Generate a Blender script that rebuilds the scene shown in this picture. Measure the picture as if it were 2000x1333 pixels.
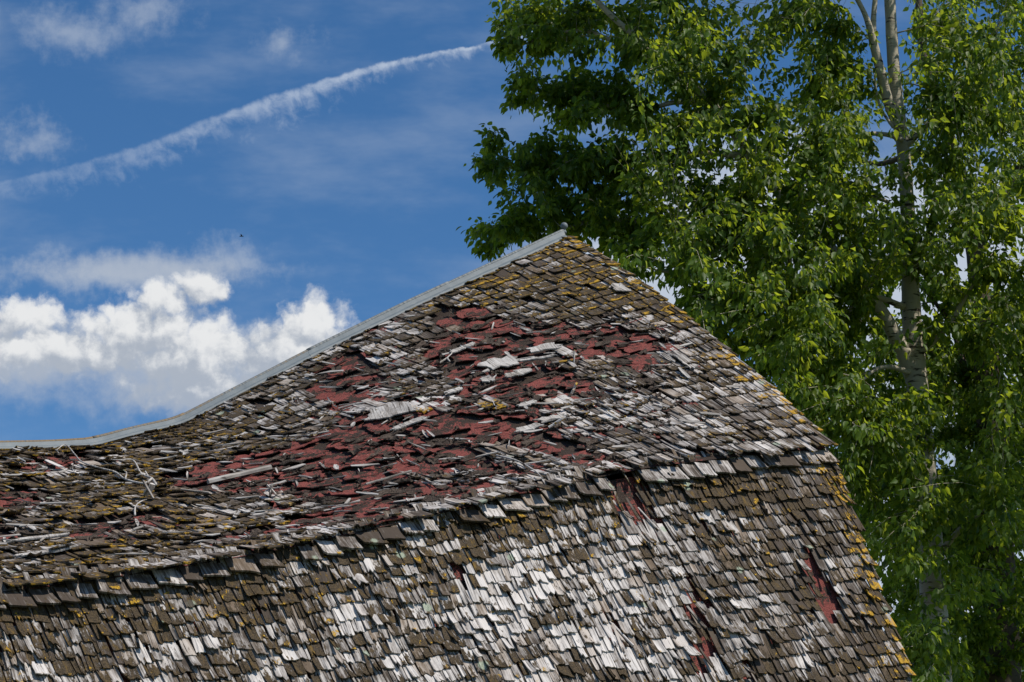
import bpy, math, random
import numpy as np
from mathutils import Vector, Matrix, noise as mnoise

for o in list(bpy.data.objects):
    bpy.data.objects.remove(o)
SC = bpy.context.scene
COL = SC.collection
rnd = random.Random(7)
rng = np.random.default_rng(11)

# ------------------------------------------------------------------ camera
LENS = 85.0
FPX = 2000 * LENS / 36.0            # focal length in photograph pixels
PITCH = math.radians(17.0)
CAM = np.array([0.0, 0.0, 1.6])
FW = np.array([0, math.cos(PITCH), math.sin(PITCH)])
UP = np.array([0, -math.sin(PITCH), math.cos(PITCH)])
RT = np.array([1.0, 0, 0])
cd = bpy.data.cameras.new('camera')
cd.lens = LENS
cd.sensor_width = 36
cd.clip_end = 3000
cam = bpy.data.objects.new('camera', cd)
COL.objects.link(cam)
cam.location = CAM
cam.rotation_euler = (math.pi / 2 + PITCH, 0, 0)
SC.camera = cam

# ------------------------------------------------------------------ light and exposure
SUN_EL, SUN_AZ = math.radians(54), math.radians(66)     # azimuth: from behind the camera round to its right
sdir = Vector((math.sin(SUN_AZ) * math.cos(SUN_EL), -math.cos(SUN_AZ) * math.cos(SUN_EL), math.sin(SUN_EL)))
sl = bpy.data.lights.new('sun', 'SUN')
sl.energy = 5.0
sl.angle = math.radians(0.6)
sl.color = (1.0, 0.93, 0.82)
sun = bpy.data.objects.new('sun', sl)
COL.objects.link(sun)
sun.rotation_euler = sdir.to_track_quat('Z', 'Y').to_euler()
SC.view_settings.view_transform = 'Standard'
SC.view_settings.look = 'None'
SC.view_settings.exposure = -0.1
SC.view_settings.gamma = 1.0


# ------------------------------------------------------------------ node expression helper
class X:
    """a node socket that understands arithmetic"""
    nt = None

    def __init__(s, sock): s.s = sock

    @staticmethod
    def m(op, *a, clamp=False):
        n = X.nt.nodes.new('ShaderNodeMath')
        n.operation = op
        n.use_clamp = clamp
        for i, v in enumerate(a):
            if isinstance(v, X): X.nt.links.new(v.s, n.inputs[i])
            else: n.inputs[i].default_value = v
        return X(n.outputs[0])

    def __add__(s, o): return X.m('ADD', s, o)
    __radd__ = __add__
    def __sub__(s, o): return X.m('SUBTRACT', s, o)
    def __rsub__(s, o): return X.m('SUBTRACT', o, s)
    def __mul__(s, o): return X.m('MULTIPLY', s, o)
    __rmul__ = __mul__
    def __truediv__(s, o): return X.m('DIVIDE', s, o)
    def mx(s, o): return X.m('MAXIMUM', s, o)
    def mn(s, o): return X.m('MINIMUM', s, o)
    def ss(s, a, b, lo=0.0, hi=1.0):
        n = X.nt.nodes.new('ShaderNodeMapRange')
        n.interpolation_type = 'SMOOTHSTEP'
        X.nt.links.new(s.s, n.inputs[0])
        for i, v in enumerate((a, b, lo, hi)): n.inputs[i + 1].default_value = v
        return X(n.outputs[0])


def xvec(a, b, c):
    n = X.nt.nodes.new('ShaderNodeCombineXYZ')
    for i, v in enumerate((a, b, c)):
        if isinstance(v, X): X.nt.links.new(v.s, n.inputs[i])
        else: n.inputs[i].default_value = v
    return X(n.outputs[0])


def xdot(v, c):
    n = X.nt.nodes.new('ShaderNodeVectorMath')
    n.operation = 'DOT_PRODUCT'
    X.nt.links.new(v.s, n.inputs[0])
    n.inputs[1].default_value = c
    return X(n.outputs['Value'])


def xscale(v, c):
    n = X.nt.nodes.new('ShaderNodeVectorMath')
    n.operation = 'MULTIPLY'
    X.nt.links.new(v.s, n.inputs[0])
    n.inputs[1].default_value = c
    return X(n.outputs[0])


def xnoise(v, scale=1.0, detail=3.0, rough=0.55, dist=0.0):
    n = X.nt.nodes.new('ShaderNodeTexNoise')
    if X.nt == wt: n.noise_dimensions = '2D'
    X.nt.links.new(v.s, n.inputs['Vector'])
    n.inputs['Scale'].default_value = scale
    n.inputs['Detail'].default_value = detail
    n.inputs['Roughness'].default_value = rough
    n.inputs['Distortion'].default_value = dist
    return X(n.outputs[0])


def xmix(f, a, b):
    n = X.nt.nodes.new('ShaderNodeMix')
    n.data_type = 'RGBA'
    n.clamp_factor = True
    if isinstance(f, X): X.nt.links.new(f.s, n.inputs[0])
    else: n.inputs[0].default_value = f
    for v, k in ((a, 6), (b, 7)):
        if isinstance(v, X): X.nt.links.new(v.s, n.inputs[k])
        else: n.inputs[k].default_value = (*v, 1)
    return X(n.outputs[2])


def xattr(name):
    n = X.nt.nodes.new('ShaderNodeAttribute')
    n.attribute_name = name
    return n


def xsep(v):
    n = X.nt.nodes.new('ShaderNodeSeparateXYZ')
    X.nt.links.new(v.s, n.inputs[0])
    return [X(o) for o in n.outputs]


def xpos():
    n = X.nt.nodes.new('ShaderNodeNewGeometry')
    return X(n.outputs['Position'])


def xcoord(kind='Object'):
    n = X.nt.nodes.new('ShaderNodeTexCoord')
    return X(n.outputs[kind])


# ------------------------------------------------------------------ sky: physical sky with clouds by bearing
W = bpy.data.worlds.new('World')
SC.world = W
W.use_nodes = True
W.cycles.sampling_method = 'MANUAL'
W.cycles.sample_map_resolution = 512
SC.cycles.max_bounces = 4
SC.cycles.diffuse_bounces = 2
SC.cycles.glossy_bounces = 2
SC.cycles.transmission_bounces = 3
wt = W.node_tree
wt.nodes.clear()
X.nt = wt
sky = wt.nodes.new('ShaderNodeTexSky')
sky.sky_type = 'NISHITA'
sky.sun_disc = False
sky.sun_elevation = SUN_EL
sky.sun_rotation = math.atan2(sdir.x, sdir.y)
sky.altitude = 1500
sky.air_density = 1.0
sky.dust_density = 0.7
sky.ozone_density = 3.0
SKY_STRENGTH = 0.12
dv = xcoord('Generated')
f0 = xdot(dv, tuple(FW)).mx(0.02)
uu = xdot(dv, tuple(RT)) / f0 * FPX + 1000
vv = 666.5 - xdot(dv, tuple(UP)) / f0 * FPX
ahead = xdot(dv, tuple(FW)).ss(0.75, 0.9)
p2 = xvec(uu * 0.01, vv * 0.01, 0.0)
wob = xnoise(p2, 0.9, 6, 0.6)
wob2 = xnoise(xvec(uu * 0.01 + 31.0, vv * 0.01, 4.0), 0.9, 6, 0.6)


def blobs(u, v, L):
    r = None
    for cx, cy, rx, ry in L:
        a = (u - cx) / rx
        b = (v - cy) / ry
        e = 1.0 - X.m('SQRT', a * a + b * b)
        r = e if r is None else X.m('SMOOTH_MAX', r, e, 0.12)
    return r


CUM = [(50, 622, 105, 45), (10, 690, 170, 62), (395, 560, 60, 42), (320, 590, 70, 50), (270, 655, 170, 75),
       (380, 690, 200, 85), (560, 690, 130, 80), (612, 640, 82, 66), (400, 765, 190, 55), (150, 690, 160, 60)]


def xvor(v, scale):
    n = X.nt.nodes.new('ShaderNodeTexVoronoi')
    n.voronoi_dimensions = '2D'
    n.inputs['Scale'].default_value = scale
    X.nt.links.new(v.s, n.inputs['Vector'])
    return X(n.outputs['Distance'])


def puffs(u, v):
    p = xvec(u * 0.01 + (wob - 0.5) * 0.5, v * 0.01 + (wob2 - 0.5) * 0.5, 2.0)
    b = (0.45 - xvor(p, 1.9)) * 0.45 + (0.45 - xvor(p, 4.4)) * 0.24 + (xnoise(p, 6.5, 6, 0.66) - 0.5) * 0.42
    return blobs(u + (wob - 0.5) * 90, v + (wob2 - 0.5) * 70, CUM) + b


c1 = puffs(uu, vv)
c2 = puffs(uu + 16, vv - 26)
fine = xnoise(p2, 2.6, 6, 0.62)
low = vv.ss(650, 830, 0.0, 1.0)
a_hard = c1.ss(-0.08, 0.56)
a_soft = (c1 + 0.12).ss(0.0, 0.75)
a_cum = a_hard * (1.0 - low) + a_soft * low * 0.75
lit = ((c1 - c2) * 0.9 + (fine - 0.5) * 1.1 + (wob2 - 0.5) * 1.4 + 0.50 - low * 0.60).ss(0.0, 1.0)
WSP = [(150, 62, 150, 55), (285, 20, 110, 45), (555, 78, 62, 42), (62, 268, 80, 48), (455, 495, 80, 42), (230, 535, 330, 42),
       (340, 520, 160, 40)]
w1_ = blobs(uu + (wob - 0.5) * 150, vv + (wob2 - 0.5) * 110, WSP)
a_wsp = (w1_ + (fine - 0.5) * 1.5).ss(-0.2, 1.3) * 0.5
VEIL = [(1480, 420, 330, 210), (1900, 620, 420, 420), (1250, 560, 300, 150), (1750, 1150, 500, 330), (1350, 1000, 500, 200)]
a_veil = (blobs(uu, vv, VEIL) + (wob - 0.5) * 1.0).ss(-0.05, 0.6) * 0.85
# contrail
fc = wt.nodes.new('ShaderNodeFloatCurve')
cm = fc.mapping.curves[0]
pts = [(-1000, 610), (-400, 448), (0, 357), (230, 300), (500, 200), (640, 157), (740, 126), (945, 85), (1200, 20), (2000, -180)]
for i, (a, b) in enumerate(pts):
    xx, yy = (a + 1000) / 3000, (b + 300) / 1000
    if i < 2: cm.points[i].location = (xx, yy)
    else: cm.points.new(xx, yy)
for p in cm.points: p.handle_type = 'AUTO'
fc.mapping.update()
wt.links.new(((uu + 1000) / 3000).s, fc.inputs['Value'])
top = X(fc.outputs[0]) * 1000 - 300
q = vv - top + (xnoise(xvec(uu * 0.02, vv * 0.02, 9.0), 1.4, 4, 0.6) - 0.5) * 16
wid = uu.ss(-500, 330, 14, 64).mn(uu.ss(560, 930, 64, 24))
qn = q / wid
turb = xnoise(xvec((uu - vv * 0.25) * 0.02, vv * 0.02, 3.0), 1.5, 5, 0.6, 0.25)
gap = xnoise(xvec(uu * 0.006, 0.0, 7.0), 1.0, 2, 0.5)
a_con = qn.ss(-0.10, 0.07) * (turb * 1.5 - qn.mx(0.0) * (1.0 - gap * 0.6) - 0.08).ss(0.0, 0.95)
a_con = a_con * uu.ss(-200, 950, 0.17, 0.52) * (1.0 - uu.ss(1000, 1300) * 0.8)
edge = (1.0 - X.m('ABSOLUTE', qn - 0.14).ss(0.0, 0.26)) * 0.22 * uu.ss(100, 800) * (turb * 1.6).mn(1.0)
a_con = (a_con + edge) * ahead
haze_n = xnoise(xvec(uu * 0.0022, vv * 0.006, 5.0), 1.0, 5, 0.6)
a_haze = haze_n.ss(0.38, 0.85) * 0.26 * ahead
BANK = [(330, 720, 430, 120), (60, 700, 260, 110), (480, 760, 260, 110), (250, 530, 330, 45)]
a_bank = (blobs(uu, vv, BANK) + (wob - 0.5) * 0.7 + (fine - 0.5) * 0.5).ss(0.0, 0.85) * 0.72 * ahead
# the rest of the sky: scattered fair-weather cloud over a flat layer
dx, dy, dz = xsep(dv)
hz = dz.mx(0.06)
pl = xvec(dx / hz, dy / hz, 0.0)
gn = xnoise(pl, 0.7, 6, 0.6)
a_gen = gn.ss(0.52, 0.72) * dz.ss(0.02, 0.14) * 0.8 * (1.0 - ahead)
K = 1.0 / SKY_STRENGTH
col = X(sky.outputs[0])
hs = wt.nodes.new('ShaderNodeHueSaturation')
hs.inputs['Saturation'].default_value = 1.24
wt.links.new(col.s, hs.inputs['Color'])
col = X(hs.outputs[0])
col = xmix(a_gen, col, (0.62 * K, 0.65 * K, 0.70 * K))
col = xmix(a_veil * ahead, col, (0.62 * K, 0.68 * K, 0.76 * K))
col = xmix(a_haze, col, (0.50 * K, 0.58 * K, 0.70 * K))
col = xmix(a_wsp * ahead, col, (0.48 * K, 0.55 * K, 0.66 * K))
col = xmix(a_con, col, (0.62 * K, 0.70 * K, 0.82 * K))
col = xmix(a_bank, col, (0.50 * K, 0.555 * K, 0.64 * K))
cc = xmix(lit, (0.44 * K, 0.49 * K, 0.57 * K), (0.86 * K, 0.87 * K, 0.88 * K))
col = xmix(a_cum * ahead, col, cc)
bg = wt.nodes.new('ShaderNodeBackground')
bg.inputs['Strength'].default_value = SKY_STRENGTH
wt.links.new(col.s, bg.inputs['Color'])
wo = wt.nodes.new('ShaderNodeOutputWorld')
wt.links.new(bg.outputs[0], wo.inputs[0])


# ------------------------------------------------------------------ materials
def material(name, build):
    m = bpy.data.materials.new(name)
    m.use_nodes = True
    nt = m.node_tree
    nt.nodes.clear()
    X.nt = nt
    out = nt.nodes.new('ShaderNodeOutputMaterial')
    bs = nt.nodes.new('ShaderNodeBsdfPrincipled')
    r = build()
    nt.links.new(r['color'].s, bs.inputs['Base Color'])
    v = r.get('rough', 0.85)
    if isinstance(v, X): nt.links.new(v.s, bs.inputs['Roughness'])
    else: bs.inputs['Roughness'].default_value = v
    bs.inputs['Metallic'].default_value = r.get('metal', 0.0)
    bs.inputs['Specular IOR Level'].default_value = r.get('spec', 0.3)
    if 'bump' in r:
        b = nt.nodes.new('ShaderNodeBump')
        b.inputs['Strength'].default_value = r.get('bstr', 0.6)
        b.inputs['Distance'].default_value = r.get('bdist', 0.004)
        nt.links.new(r['bump'].s, b.inputs['Height'])
        nt.links.new(b.outputs[0], bs.inputs['Normal'])
    if 'trans' in r:
        tr = nt.nodes.new('ShaderNodeBsdfTranslucent')
        nt.links.new(r['transcol'].s, tr.inputs['Color'])
        mx = nt.nodes.new('ShaderNodeMixShader')
        mx.inputs[0].default_value = r['trans']
        nt.links.new(bs.outputs[0], mx.inputs[1])
        nt.links.new(tr.outputs[0], mx.inputs[2])
        nt.links.new(mx.outputs[0], out.inputs[0])
    else:
        nt.links.new(bs.outputs[0], out.inputs[0])
    return m


def b_shingle():
    t = xattr('tint')
    silver, moss, lich = xsep(X(t.outputs['Color']))
    loc = X(xattr('grainpos').outputs['Vector'])
    lx, ll, seed = xsep(loc)
    P = xpos()
    g1 = xnoise(xvec(lx * 95, ll * 5, seed), 1.0, 4, 0.65)
    g2 = xnoise(xvec(lx * 230, ll * 9, seed + 5), 1.0, 3, 0.6)
    big = xnoise(xvec(lx * 10, ll * 9, seed + 9), 1.0, 3, 0.6)
    tone = (silver * 1.05 - 0.12 + (g1 - 0.5) * 1.7 + (big - 0.5) * 1.1).ss(0.0, 1.0)
    wood = xmix(tone, (0.062, 0.047, 0.036), (0.62, 0.585, 0.56))
    warm = (seed * 0.37)
    warm = X.m('FRACT', warm)
    wood = xmix(warm.ss(0.7, 1.0) * 0.4, wood, (0.30, 0.215, 0.14))
    crack = (g2 * 0.6 + g1 * 0.4).ss(0.35, 0.44)
    wood = xmix(crack, (0.035, 0.028, 0.022), wood)
    mn = xnoise(xvec(lx * 46, ll * 15, seed), 1.0, 5, 0.68)
    mfine = xnoise(P, 160, 3, 0.6)
    mm = (moss * 1.25 - 0.62 + (mn - 0.5) * 3.4 + (big - 0.5) * 1.2 + (ll + 0.045) * 6.0).ss(0.0, 0.30)
    mossc = xmix(mfine.ss(0.35, 0.65), (0.021, 0.015, 0.009), (0.088, 0.063, 0.035))
    mossc = xmix(mn.ss(0.5, 0.72) * lich.ss(0.0, 0.6), mossc, (0.19, 0.115, 0.022))
    col = xmix(mm, wood, mossc)
    ln = xnoise(P, 22, 5, 0.62)
    lm = (lich * 0.62 - 0.55 + (ln - 0.5) * 2.4 + (ll + 0.04) * 3.0 + (mfine - 0.5) * 0.5).ss(0.0, 0.14)
    col = xmix(lm * 0.93, col, xmix(mfine.ss(0.3, 0.7), (0.26, 0.125, 0.010), (0.58, 0.36, 0.03)))
    vn = X.nt.nodes.new('ShaderNodeTexVoronoi')
    vn.inputs['Scale'].default_value = 7.0
    X.nt.links.new(P.s, vn.inputs['Vector'])
    vd = X(vn.outputs['Distance'])
    vc = xsep(X(vn.outputs['Color']))[0]
    pm = (1.0 - (vd + (mfine - 0.5) * 0.2).ss(0.16, 0.22)) * (vc - lich * -0.1).ss(0.90, 0.93)
    col = xmix(pm * 0.85, col, xmix(mfine.ss(0.35, 0.65), (0.24, 0.29, 0.21), (0.40, 0.45, 0.36)))
    h = g1 * 0.6 + g2 * 0.35 + mm * mfine * 0.9 + lm * 0.3
    return dict(color=col, bump=h, bstr=0.8, bdist=0.004, rough=0.82, spec=0.25)


def b_redfelt(dark):
    def f():
        P = xpos()
        n = xnoise(P, 9, 5, 0.65)
        fn = xnoise(P, 260, 2, 0.6)
        f2 = xnoise(P, 70, 4, 0.65)
        red = xmix(fn.ss(0.35, 0.68), (0.105, 0.030, 0.026), (0.33, 0.100, 0.086))
        red = xmix((f2 - 0.1).ss(0.34, 0.58) * 0.65, red, (0.105, 0.045, 0.038))
        brown = xmix(fn.ss(0.4, 0.7), (0.026, 0.019, 0.016), (0.085, 0.066, 0.055))
        k = (n + (f2 - 0.5) * 0.5 + dark).ss(0.48, 0.56)
        c = xmix(k, red, brown)
        sp = xnoise(P, 95, 2, 0.5)
        c = xmix(sp.ss(0.72, 0.76) * 0.8, c, (0.42, 0.37, 0.33))
        return dict(color=c, bump=fn * 0.5 + f2, bstr=0.9, bdist=0.006, rough=0.95, spec=0.1)
    return f


def b_felt():
    P = xpos()
    fn = xnoise(P, 180, 3, 0.6)
    n = xnoise(P, 26, 4, 0.6)
    c = xmix(fn.ss(0.35, 0.7), (0.032, 0.025, 0.021), (0.125, 0.098, 0.08))
    c = xmix(n.ss(0.55, 0.75) * 0.7, c, (0.17, 0.13, 0.105))
    return dict(color=c, bump=fn + n, bstr=0.8, bdist=0.005, rough=0.95, spec=0.1)


def b_galv():
    P = xpos()
    n = xnoise(P, 14, 4, 0.6)
    f = xnoise(P, 120, 2, 0.5)
    c = xmix(n, (0.085, 0.108, 0.125), (0.21, 0.245, 0.265))
    c = xmix((n * 0.6 + f * 0.4).ss(0.56, 0.72) * 0.35, c, (0.30, 0.255, 0.20))
    return dict(color=c, metal=0.0, rough=0.6, spec=0.4, bump=n, bstr=0.15)


def b_roll():
    loc = X(xattr('grainpos').outputs['Vector'])
    a, b, s = xsep(loc)
    n = xnoise(xvec(a * 55, b * 4, 0.0), 1.0, 2, 0.5)
    st = X.m('SINE', a * 260)
    big = xnoise(xvec(a * 1.3, 0.0, 3.0), 1.0, 2, 0.5)
    rust = (big * 1.3 - 0.65 + (n - 0.5) * 1.6 + s * 0.8).ss(0.1, 0.7)
    c = xmix(n.ss(0.3, 0.7), (0.11, 0.125, 0.135), (0.24, 0.26, 0.265))
    c = xmix(rust, c, xmix(n, (0.10, 0.075, 0.045), (0.27, 0.20, 0.12)))
    return dict(color=c, metal=0.2, rough=0.7, bump=st * 0.2 + n, bstr=0.35, bdist=0.004)


def b_barewood():
    loc = X(xattr('grainpos').outputs['Vector'])
    lx, ll, seed = xsep(loc)
    g1 = xnoise(xvec(lx * 120, ll * 5, seed), 1.0, 4, 0.65)
    g2 = xnoise(xvec(lx * 14, ll * 5, seed), 1.0, 3, 0.6)
    c = xmix((g1 * 0.7 + g2 * 0.5).ss(0.4, 0.75), (0.14, 0.12, 0.10), (0.52, 0.495, 0.47))
    c = xmix(g1.ss(0.33, 0.4), (0.05, 0.04, 0.035), c)
    return dict(color=c, bump=g1, bstr=0.7, bdist=0.003, rough=0.8)


def b_bark(dark):
    def f():
        P = xpos()
        x, y, z = xsep(P)
        n = xnoise(P, 5, 5, 0.65)
        hb = xnoise(xvec(x * 6, y * 6, z * 42), 1.0, 3, 0.6)
        f_ = xnoise(P, 60, 3, 0.6)
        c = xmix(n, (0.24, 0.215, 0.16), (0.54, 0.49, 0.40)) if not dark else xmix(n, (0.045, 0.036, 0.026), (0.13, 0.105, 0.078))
        c = xmix((hb * 0.75 + n * 0.25).ss(0.565, 0.62), c, (0.05, 0.042, 0.034))
        c = xmix(f_.ss(0.62, 0.7) * 0.5, c, (0.12, 0.10, 0.075))
        return dict(color=c, bump=hb + f_ * 0.5, bstr=0.5, bdist=0.01, rough=0.85)
    return f


def b_leaf():
    t = xattr('tint')
    r, y, s = xsep(X(t.outputs['Color']))
    c = xmix(r, (0.028, 0.068, 0.010), (0.075, 0.140, 0.018))
    c = xmix(y.ss(0.86, 1.0) * 0.6, c, (0.16, 0.20, 0.03))
    tc = xmix(r, (0.14, 0.25, 0.010), (0.60, 0.70, 0.045))
    return dict(color=c, rough=0.5, spec=0.35, trans=0.48, transcol=tc)


def b_flat(ca, cb, sc, rough=0.9):
    def f():
        n = xnoise(xpos(), sc, 5, 0.6)
        return dict(color=xmix(n.ss(0.3, 0.7), ca, cb), bump=n, bstr=0.5, bdist=0.02, rough=rough)
    return f


M_SH = material('weathered_shingle', b_shingle)
M_RED = material('red_asphalt', b_redfelt(-0.005))
M_DECK = material('felt_with_red', b_redfelt(0.12))
M_FELT = material('torn_felt', b_felt)
M_GALV = material('galvanised_metal', b_galv)
M_ROLL = material('rusty_ridge_roll', b_roll)
M_WOOD = material('bare_wood', b_barewood)
M_BARK = material('pale_bark', b_bark(False))
M_BARKD = material('dark_bark', b_bark(True))
M_LEAF = material('poplar_leaf', b_leaf)
M_WALL = material('barn_boards', b_flat((0.07, 0.055, 0.045), (0.2, 0.17, 0.15), 12))
M_GRASS = material('grass_ground', b_flat((0.035, 0.06, 0.015), (0.09, 0.11, 0.035), 3))
M_BIRD = material('dark_plumage', b_flat((0.02, 0.02, 0.02), (0.04, 0.04, 0.04), 30))


# ------------------------------------------------------------------ mesh helpers
class Acc:
    def __init__(s):
        s.v, s.f, s.t, s.g, s.n, s.mi = [], [], [], [], 0, []

    def add(s, verts, faces, tint=None, grain=None, mi=0):
        verts = np.asarray(verts, float)
        k = len(verts)
        s.v.append(verts)
        s.f.extend([tuple(i + s.n for i in f) for f in faces])
        s.mi.extend([mi] * len(faces))
        s.t.append(np.tile(np.array(tint if tint is not None else (0.5, 0.5, 0, 1), float), (k, 1)))
        s.g.append(np.asarray(grain, float) if grain is not None else np.zeros((k, 3)))
        s.n += k

    def build(s, name, mats, parent=None, smooth=False):
        me = bpy.data.meshes.new(name)
        V = np.concatenate(s.v)
        me.from_pydata(V.tolist(), [], s.f)
        a = me.attributes.new('tint', 'FLOAT_COLOR', 'POINT')
        a.data.foreach_set('color', np.concatenate(s.t).astype(np.float32).ravel())
        a = me.attributes.new('grainpos', 'FLOAT_VECTOR', 'POINT')
        a.data.foreach_set('vector', np.concatenate(s.g).astype(np.float32).ravel())
        for m in (mats if isinstance(mats, list) else [mats]): me.materials.append(m)
        if isinstance(mats, list): me.polygons.foreach_set('material_index', s.mi)
        if smooth: me.polygons.foreach_set('use_smooth', [True] * len(me.polygons))
        me.update()
        return link(name, me, parent)


def link(name, me, parent=None):
    o = bpy.data.objects.new(name, me)
    COL.objects.link(o)
    if parent is not None:
        o.parent = parent
        o.matrix_parent_inverse = Matrix.Translation(-PLOC[parent.name]) if parent.name in PLOC else Matrix.Identity(4)
    return o


PLOC = {}


def empty(name, loc, label, cat, group=None):
    o = bpy.data.objects.new(name, None)
    COL.objects.link(o)
    o.location = loc
    PLOC[o.name] = Vector(loc)
    tag(o, label, cat, group)
    return o


def tag(o, label=None, cat=None, group=None, kind=None):
    if label: o['label'] = label
    if cat: o['category'] = cat
    if group: o['group'] = group
    if kind: o['kind'] = kind
    return o


def ray(px, py):
    return FW + (px - 1000) / FPX * RT + (666.5 - py) / FPX * UP


def proj(p):
    d = np.asarray(p, float) - CAM
    z = d @ FW
    return np.stack([1000 + FPX * (d @ RT) / z, 666.5 - FPX * (d @ UP) / z], -1)


def at_y(px, py, y):
    r = ray(px, py)
    return CAM + r * (y / r[1])


def nz(v): return v / (np.linalg.norm(v) + 1e-12)


def tube(path, rad, sides=6, cap=True):
    P = np.asarray(path, float)
    R = np.asarray(rad, float)
    n = len(P)
    T = np.gradient(P, axis=0)
    V, F = [], []
    a = nz(np.cross(nz(T[0]), [0.31, 0.2, 0.93]))
    for i in range(n):
        t = nz(T[i])
        a = nz(a - t * (a @ t))
        b = np.cross(t, a)
        for k in range(sides):
            w = 2 * math.pi * k / sides
            V.append(P[i] + R[i] * (math.cos(w) * a + math.sin(w) * b))
    for i in range(n - 1):
        for k in range(sides):
            k2 = (k + 1) % sides
            F.append((i * sides + k, i * sides + k2, (i + 1) * sides + k2, (i + 1) * sides + k))
    if cap:
        F.append(tuple(range(sides))[::-1])
        F.append(tuple((n - 1) * sides + k for k in range(sides)))
    return np.array(V), F


def smooth_path(pts, m):
    P = np.asarray(pts, float)
    n = len(P)
    if n < 3:
        return np.array([P[0] + (P[-1] - P[0]) * t for t in np.linspace(0, 1, m)])
    out = []
    for t in np.linspace(0, n - 1, m):
        i = min(int(t), n - 2)
        f = t - i
        p0, p1, p2, p3 = P[max(i - 1, 0)], P[i], P[i + 1], P[min(i + 2, n - 1)]
        out.append(0.5 * ((2 * p1) + (-p0 + p2) * f + (2 * p0 - 5 * p1 + 4 * p2 - p3) * f * f + (-p0 + 3 * p1 - 3 * p2 + p3) * f ** 3))
    return np.array(out)


def sn(x, y, k=0.0):
    return mnoise.noise(Vector((x, y, k)))


# ------------------------------------------------------------------ barn roof surfaces
ANG = math.radians(31)
D = np.array([math.sin(ANG), -math.cos(ANG), 0])        # out from the ridge, down the near slope
R = np.array([-math.cos(ANG), -math.sin(ANG), 0])       # along the ridge, away from the gable
PK = at_y(1102, 462, 16.5)                              # peak of the gable


def hit(px, py, nrm, off):
    r = ray(px, py)
    t = (off - (CAM - PK) @ nrm) / (r @ nrm)
    return CAM + r * t


B0 = hit(1620, 872, R, 0.0)
W1 = (B0 - PK) @ D
E0 = hit(1783, 1333, R, 0.0)
W2 = (E0 - B0) @ D
H2 = B0[2] - E0[2]
RID = [(1102, 462), (800, 602), (600, 700), (344, 833), (256, 853), (180, 873), (100, 878), (0, 880), (-120, 880)]
BRK = [(1620, 872), (1480, 884), (1290, 906), (1180, 925), (1000, 966), (850, 1002), (650, 1047), (500, 1078), (300, 1112),
       (150, 1134), (0, 1152), (-150, 1166)]


def curve(pix, off):
    q = [hit(x, y, D, off) for x, y in pix]
    u = np.array([(p - PK) @ R for p in q])
    z = np.array([p[2] for p in q])
    uu_ = np.linspace(u[0], u[-1] + 1.5, 300)
    zz = np.interp(uu_, u, z)
    k = np.hanning(13); k /= k.sum()
    zs = np.convolve(np.pad(zz, 6, mode='reflect', reflect_type='odd'), k, 'valid')
    return uu_, zs


UR, ZR = curve(RID, 0.0)
UB, ZB = curve(BRK, W1)
UMAX = float(UB[-1]) - 0.9
print('W1', W1, 'drop', PK[2] - B0[2], 'W2', W2, 'H2', H2, 'UMAX', UMAX, 'PK', PK, 'B0', B0, 'UR', UR[-1])


def up(u, v):
    zr = np.interp(u, UR, ZR)
    zb = np.interp(u, UB, ZB)
    z = zr + (zb - zr) * v
    e = max(0.0, min(1.0, v))
    z += 0.085 * 4 * e * (1 - e) * math.exp(-max(u, 0) / 1.4)
    k = min(1, max(0, (u - 0.3) / 1.5)) * min(1, 5 * max(0, v)) * min(1, 5 * max(0, 1.02 - v))
    z += k * (0.05 * sn(u * 0.9, v * 3.0, 1.3) + 0.025 * sn(u * 2.6, v * 8, 4.4))
    return PK + R * u + D * (W1 * v) + np.array([0, 0, z - PK[2]])


def low_(u, s):
    zb = np.interp(u, UB, ZB) - 0.035
    z = zb - H2 * s
    bul = 0.03 * sn(u * 1.1, s * 2.2, 8.0) + 0.012 * sn(u * 3, s * 5, 2.0)
    b = bul * min(1, u / 0.5 if u > 0 else 0)
    return PK + R * u + D * (W1 - 0.03 + W2 * s + b) + np.array([0, 0, z - PK[2]])


def frame(S, u, v):
    e = 0.03
    p = S(u, v)
    tu = nz(S(u + e, v) - S(u - e, v))
    tv = nz(S(u, v + e) - S(u, v - e))
    n = nz(np.cross(tu, tv))
    if n[2] < 0: n = -n
    tu = np.cross(tv, n)
    tu = nz(tu)
    return p, tu, tv, n


# grid for looking up a place on the upper slope by bearing
GU, GV = np.linspace(-0.05, UMAX, 330), np.linspace(0, 1.02, 150)
GP = np.array([[up(u, v) for v in GV] for u in GU])
GX = proj(GP.reshape(-1, 3))


def find_up(px, py):
    i = int(np.argmin((GX[:, 0] - px) ** 2 + (GX[:, 1] - py) ** 2))
    return GU[i // len(GV)], GV[i % len(GV)]


LU, LV = np.linspace(-0.05, UMAX, 260), np.linspace(0, 1.05, 90)
LX = proj(np.array([[low_(u, v) for v in LV] for u in LU]).reshape(-1, 3))


def ell(px, py, L):
    r = -9
    for cx, cy, rx, ry, a in L:
        c, s = math.cos(math.radians(a)), math.sin(math.radians(a))
        dx, dy = px - cx, py - cy
        q = 1 - math.hypot((dx * c + dy * s) / rx, (-dx * s + dy * c) / ry)
        r = max(r, q)
    return r


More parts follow.
